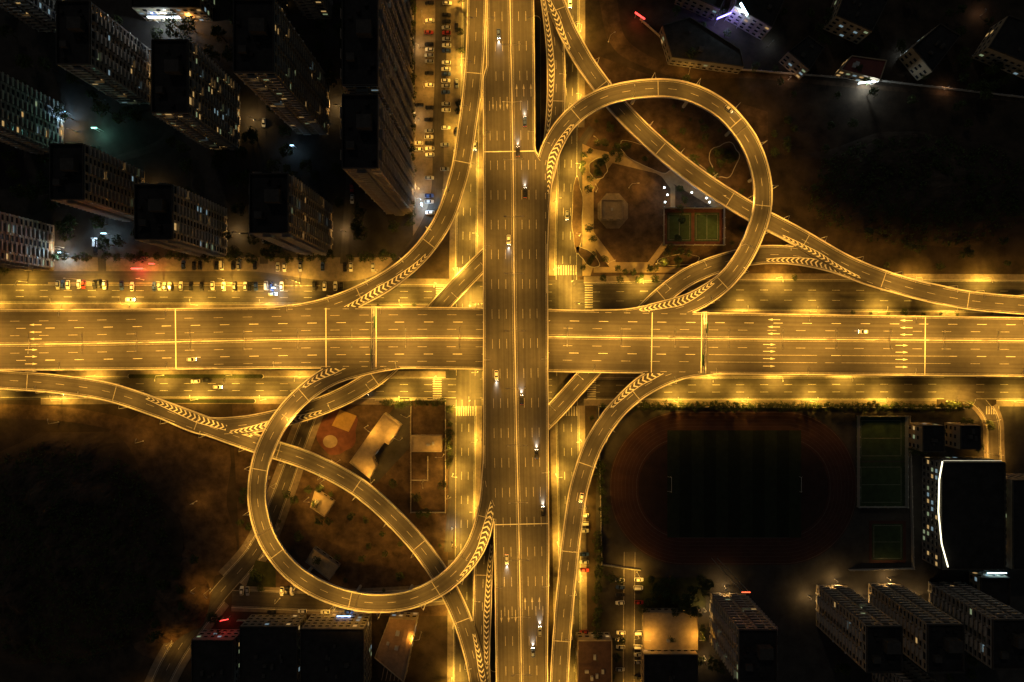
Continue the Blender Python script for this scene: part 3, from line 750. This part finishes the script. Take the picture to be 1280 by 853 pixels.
sign(205,22,6,16,1.8,0,(.8,.95,1),6,12000); sign(190,12,9,6,1.4,0,(.15,.3,1),8,5000); sign(235,16,7,6,1.4,0,(1,.45,.1),8,5000)
sign(930,12,15,7,1.5,-1.05,(.6,.85,1),9,8000); sign(905,20,8,8,1.3,.4,(.25,.2,1),5,9000)
sign(1057,18,10,8,1.2,-1.2,(.45,.75,1),5,9000); sign(1085,103,4,10,1.6,.1,(.8,.95,1),5,8000)
sign(172,336,4,6,1.2,0,(1,.06,.05),6,9000); sign(190,330,4,3,1.2,0,(1,.06,.05),5,1500)
sign(76,316,5,2.4,1.2,0,(.5,.8,1),8,7000); sign(342,360,4,2,1.2,0,(.6,.85,1),8,4500); sign(527,256,5,1.6,3,1.6,(.45,.75,1),8,6500)
sign(118,160,6,3,.8,0,(.35,1,.8),3,3500); sign(130,292,5,3,.8,0,(.5,.8,1),4,4500); sign(80,140,5,2.5,.8,0,(.4,.7,1),4,4500)
sign(280,775,4,5,.8,.2,(1,.05,.04),4,900); sign(430,770,5,7,1.0,0,(.3,.5,1),6,5000)
sign(1245,716,5,10,1.2,0,(.45,.8,1),6,4000); sign(800,20,5,6,1.0,-.6,(1,.1,.05),4,1200)
sign(365,182,5,2,.8,0,(.4,.7,1),4,900); sign(600,38,3,1.5,.8,0,(.4,1,.9),3,0); sign(932,740,46,4,1,0,(1,.12,.04),3,900)
# ---------------------------------------------------------------- wall & fences
def fence(name,pts,h=1.8,m=CONC,t=.25):
    b=MB()
    for (x0,y0),(x1,y1) in zip(pts[:-1],pts[1:]):
        a=W(x0,y0);c=W(x1,y1);d=c-a;L=d.length;an=math.atan2(d.y,d.x);mm=(a+c)/2
        b.box(mm.x,mm.y,0,h,L,t,0,an)
        for i in range(int(L/5)+1):
            q=a+d*(i*5/L); b.box(q.x,q.y,0,h+.25,.45,.45,0,an)
    b.obj(name,[m])
fence('boundary_wall',[(800,25),(850,70),(925,88),(1100,102),(1290,124)]); fence('boundary_wall',[(470,500),(514,500)],1.6)
fence('boundary_wall',[(514,640),(514,500),(557,500),(557,640),(514,640)],1.6); fence('boundary_wall',[(748,508),(1205,510)],2,CONC)
fence('boundary_wall',[(748,508),(752,705),(800,712)],2); fence('court_fence',[(1071,520),(1131,520),(1131,633),(1071,633),(1071,520)],3,STEEL,.06)
fence('court_fence',[(829,261),(904,261),(904,307),(829,307),(829,261)],3,STEEL,.06); fence('boundary_wall',[(1135,520),(1140,710),(1060,712)],2)
fence('boundary_wall',[(298,775),(460,776)],1.6); fence('boundary_wall',[(514,600),(535,600),(535,570)],1.4)
# ---------------------------------------------------------------- cars
def car_mesh(paint,l=4.5,wd=1.8,hh=1.45,on=False,van=False):
    b=MB()
    X=[(-l/2,.72,.45,.72),(-l/2+.15,.86,.3,.86),(-l*.3,.9,.25,.93),(l*.18,.9,.25,.92),(l*.36,.88,.27,.82),(l/2-.12,.8,.32,.7),(l/2,.66,.42,.6)]
    rings=[]
    for x,hw,zb,zt in X:
        hw*=wd/1.8
        rings.append([(x,-hw*.92,zb),(x,-hw,zb+.15),(x,-hw,zt-.1),(x,-hw*.88,zt),(x,hw*.88,zt),(x,hw,zt-.1),(x,hw,zb+.15),(x,hw*.92,zb)])
    for A,B in zip(rings[:-1],rings[1:]):
        for i in range(8):
            j=(i+1)%8; b.face([A[i],B[i],B[j],A[j]],0)
    b.face(rings[0],0); b.face(rings[-1][::-1],0)
    x0,x1,x2,x3=(-l*.44,-l*.3,l*.06,l*.22) if not van else (-l*.49,-l*.46,l*.25,l*.36)
    a=.78*wd/1.8;c=.64*wd/1.8
    B=[(x0,-a,.86),(x3,-a,.86),(x3,a,.86),(x0,a,.86)];T=[(x1,-c,hh),(x2,-c,hh),(x2,c,hh),(x1,c,hh)]
    for i in range(4): j=(i+1)%4; b.face([B[i],B[j],T[j],T[i]],1)
    b.face(T,1); b.box((x1+x2)/2,0,hh-.02,hh+.03,(x2-x1)*.97,c*1.9,0)
    for sx in(-l*.3,l*.31):
        for sy in(-1,1): b.cyl((sx,sy*.66*wd/1.8,.32),(sx,sy*.9*wd/1.8,.32),.32,.32,12,2)
    for sy in(-1,1):
        b.face([(l/2+.01,sy*.62,.45),(l/2+.01,sy*.35,.45),(l/2+.01,sy*.35,.6),(l/2+.01,sy*.62,.6)],3)
        b.face([(l/2-.14,sy*.72,.69),(l/2-.14,sy*.35,.69),(l/2-.02,sy*.35,.62),(l/2-.02,sy*.62,.62)],3)
        b.face([(-l/2-.01,sy*.66,.5),(-l/2-.01,sy*.4,.5),(-l/2-.01,sy*.4,.68),(-l/2-.01,sy*.66,.68)],4)
        b.box(x3-.25,sy*.98*wd/1.8,.85,1.0,.2,.16,0)
    hl=emis('headlight_on',(1,.93,.75),60) if on else MATS['window_glass']
    tl=emis('taillight_on',(1,.05,.02),8) if on else mat('taillight_lens',(.3,.02,.02),.3,0)
    return b.mesh('car',[paint,GLASS,mat('tyre',(.02,.02,.02),.9,.1),hl,tl])
PT=[mat('car_paint_white',(.75,.75,.73),.35,.02),mat('car_paint_silver',(.42,.43,.44),.35,.02,metal=.5),mat('car_paint_black',(.02,.02,.025),.3,.02),mat('car_paint_blue',(.03,.06,.2),.35,.02),mat('car_paint_red',(.3,.03,.03),.35,.02)]
CM=[car_mesh(p) for p in PT]+[car_mesh(PT[0],4.8,1.95,1.95,False,True)]
CMON=[car_mesh(p,on=True) for p in PT[:4]]
def car(p,a,name='parked_car',on=False):
    me=random.choices(CMON,[5,3,3,1])[0] if on else random.choices(CM,[5,3,4,1,.4,1])[0]
    o=bpy.data.objects.new(name,me); o.location=p; o.rotation_euler=(0,0,a); col.objects.link(o); return o
def row(x0,y0,x1,y1,n,ang,pr=.75):
    for i in range(n):
        if random.random()>pr: continue
        t=(i+.5)/n; p=W(x0+(x1-x0)*t,y0+(y1-y0)*t)+Vector((random.uniform(-.3,.3),random.uniform(-.3,.3),.13)); car(p,math.radians(ang)+random.uniform(-.05,.05)+random.choice([0,math.pi]))
row(537,-20,537,270,40,0,.6); row(559,-20,556,215,32,0,.6); row(524,0,524,240,30,0,.15); row(572,0,570,180,18,90,.3)
row(150,332,330,332,26,90,.5); row(150,358,430,358,42,90,.55); row(345,334,470,334,18,90,.45); row(70,356,135,356,10,90,.5)
row(300,738,440,738,20,90,.4); row(730,600,730,853,26,0,.4); row(330,764,440,764,15,0,.3); row(200,476,330,476,10,0,.3)
row(775,720,775,850,14,0,.4); row(798,720,798,850,14,0,.4); row(330,60,330,320,18,90,.4); row(120,225,120,330,10,90,.6);row(440,40,440,300,18,90,.4)
HL=ldata('headlight_beam',6000,(1,.93,.78),.1,1.0)
def dcar(rib,x,y,u,rev,beam=True):
    q=rib.near(x,y); a=rib.ang(q)+(math.pi if rev else 0); o=car(rib.at(q,u,.02),a,'car',True)
    if beam:
        lo=bpy.data.objects.new('headlight',HL); lo.parent=o; lo.location=(2.4,0,.65); lo.rotation_euler=(0,-math.radians(72),0); col.objects.link(lo)
for y,u in ((155,-5.8),(188,-2.4),(240,-5.4),(500,-2.6),(568,-9.2),(640,-11.5),(790,-9),(818,-5.6)): dcar(NSr,645,y,u,False)
for y,u in ((45,5.6),(300,2.4),(470,9),(700,6)): dcar(NSr,645,y,u,True)
for x,u in ((240,-9.6),): dcar(EWr,x,426,u,False,False)
for x,u in ((1080,6.5),): dcar(EWr,x,426,u,True,False)
for rb,x,y,u,rv in ((R2,905,140,2,False),(R7,722,620,2,False)): dcar(rb,x,y,u,rv,False)
for rb,q0 in ((Gn,80),(Gs,130),(Gw,60),(Ge,90)):
    for i in range(3):
        q=q0+i*random.uniform(70,110)
        if q<rb.len-10: car(rb.at(q,random.choice([-3,0,3]),.1),rb.ang(q),'car',True)
# ---------------------------------------------------------------- trees
def tree_mesh(seed,h=6.5,r=2.7,nleaf=420,lm=None):
    rd=random.Random(seed); b=MB(); b.cyl((0,0,-.3),(.1,.05,h*.5),.2,.12,7,0)
    cl=[]
    for i in range(9):
        a=i*2.4+rd.uniform(-.3,.3); rr=r*rd.uniform(.35,.8); z=h*rd.uniform(.55,.95); c=Vector((rr*math.cos(a),rr*math.sin(a),z)); cl.append((c,r*rd.uniform(.3,.48)))
        b.cyl((.08,.04,h*rd.uniform(.3,.5)),c,.08,.025,5,0,False)
    cl.append((Vector((0,0,h)),r*.5))
    for i in range(nleaf):
        c,cr=rd.choice(cl); d=Vector((rd.gauss(0,1),rd.gauss(0,1),rd.gauss(0,1))).normalized()*cr*rd.uniform(.6,1.15); p=c+d
        n=(d.normalized()+Vector((rd.uniform(-.6,.6),rd.uniform(-.6,.6),rd.uniform(0,.8)))).normalized(); a=n.orthogonal().normalized(); q=n.cross(a); s=rd.uniform(.2,.42)
        t=rd.uniform(0,3); a,q=a*math.cos(t)+q*math.sin(t),q*math.cos(t)-a*math.sin(t)
        b.face([p-a*s,p-q*s*.6,p+a*s,p+q*s*.6],1 if rd.random()<.6 else 2)
    return b.mesh('tree',[BARK,LEAF,LEAF2])
TM=[tree_mesh(i,6.5+.5*i,2.4+.25*(i%3)) for i in range(5)]
def tree(x,y,name='street_tree',sc=1.0):
    p=W(x,y)
    for r in DECKS.values():
        z=r.inside(p,1.2)
        if z is not None and z<10: return
    if in_street(p,None,.3): return
    if any(r.inside(p,2.2) is not None for r in DECKS.values()): sc*=.6
    o=bpy.data.objects.new(name,random.choice(TM)); o.location=p+Vector((0,0,.1)); s=sc*random.uniform(.75,1.2); o.scale=(s,s,s*random.uniform(.9,1.1)); o.rotation_euler=(0,0,random.uniform(0,6.3)); col.objects.link(o)
def trees(x0,y0,x1,y1,n,j=2,sc=1,name='street_tree'):
    for i in range(n):
        t=(i+.5)/n; tree(x0+(x1-x0)*t+random.uniform(-j,j),y0+(y1-y0)*t+random.uniform(-j,j),name,sc)
trees(748,507,1205,507,56,1.5,.9); trees(745,660,745,860,20,2,.9); trees(738,515,756,650,12,2,.9); trees(563,505,563,640,14,1.5,.8); trees(480,503,556,503,10,1.5,.8)
trees(-20,360,55,366,12,5,1.2); trees(0,340,50,350,10,6,1.3); trees(70,322,500,322,34,3,1); trees(515,-10,515,300,24,3,1); trees(578,0,574,200,16,1.5,.8)
trees(350,380,545,381,18,1,.6); trees(740,350,1000,350,12,2,.8); trees(1050,392,1270,392,10,2,.7); trees(728,190,728,340,14,2,.7)
for i in range(40):
    a=2*math.pi*i/40
    if random.random()<.85: tree(790+random.uniform(56,64)*math.cos(a),263+random.uniform(76,84)*math.sin(a),'park_tree',.8)
for cx,cy,n in ((748,211,5),(805,195,9),(735,322,5),(870,215,8),(905,200,9),(850,325,7)):
    for i in range(n): tree(cx+random.gauss(0,9),cy+random.gauss(0,7),'park_tree',.7)
def blob(x0,y0,x1,y1,n,sc=1,name='garden_tree'):
    for _ in range(n):
        x,y=random.uniform(x0,x1),random.uniform(y0,y1)
        if any(a[0]-6<x<a[2]+6 and a[1]-6<y<a[3]+6 for a in TW): continue
        tree(x,y,name,sc)
blob(0,0,500,320,190,1.25); blob(730,100,930,200,36,.75,'park_tree'); blob(900,200,950,330,16,.8,'park_tree'); blob(800,722,882,760,16,1); blob(300,600,560,740,60,.8,'park_tree'); blob(1135,520,1250,565,14,.9); blob(960,80,1270,345,50,.8); blob(180,690,280,830,24,.9)
blob(745,710,885,860,26,.9); blob(880,800,1270,860,20,1); blob(1080,100,1270,130,10,1); blob(840,0,1270,100,36,1)
def scrub(name,cx,cy,rx,ry,n,hh,hillh):
    b=MB(); rd=random.Random(3)
    for i in range(n):
        a=rd.uniform(0,6.283);q=math.sqrt(rd.random())*.92; u,v=q*math.cos(a),q*math.sin(a); c=W(cx,cy); x,y=c.x+u*rx*S,c.y+v*ry*S
        zb=hillh*max(0,1-q**2.2)*.85; s0=rd.uniform(.6,1.7)
        for j in range(9):
            p=Vector((x+rd.gauss(0,s0*.6),y+rd.gauss(0,s0*.6),zb+rd.uniform(.2,hh))); n_=Vector((rd.gauss(0,.6),rd.gauss(0,.6),1)).normalized(); t=n_.orthogonal().normalized(); w_=n_.cross(t); s=rd.uniform(.25,.6)
            b.face([p-t*s,p-w_*s*.7,p+t*s,p+w_*s*.7],0 if rd.random()<.5 else 1)
    b.obj(name,[LEAF,LEAF2])
scrub('hillside_scrub',80,690,150,150,1500,1.8,12); scrub('hillside_scrub',1150,240,160,75,900,1.4,5)
# ---------------------------------------------------------------- faint night key
s=bpy.data.lights.new('sun','SUN'); s.energy=0.10; s.angle=math.radians(.5); s.color=(1,.8,.65); so=bpy.data.objects.new('sun',s); so.rotation_euler=(math.radians(50),0,math.radians(200)); col.objects.link(so)
cam=bpy.data.cameras.new('camera'); cam.lens=24; cam.sensor_width=36; cam.clip_end=6000; cam.clip_start=1
co=bpy.data.objects.new('camera',cam); co.location=(0,0,H); col.objects.link(co); scene.camera=co
scene.view_settings.view_transform='Standard'; scene.view_settings.look='None'; scene.view_settings.exposure=0
print('LAMPS',NL[0],'OBJ',len(bpy.data.objects))
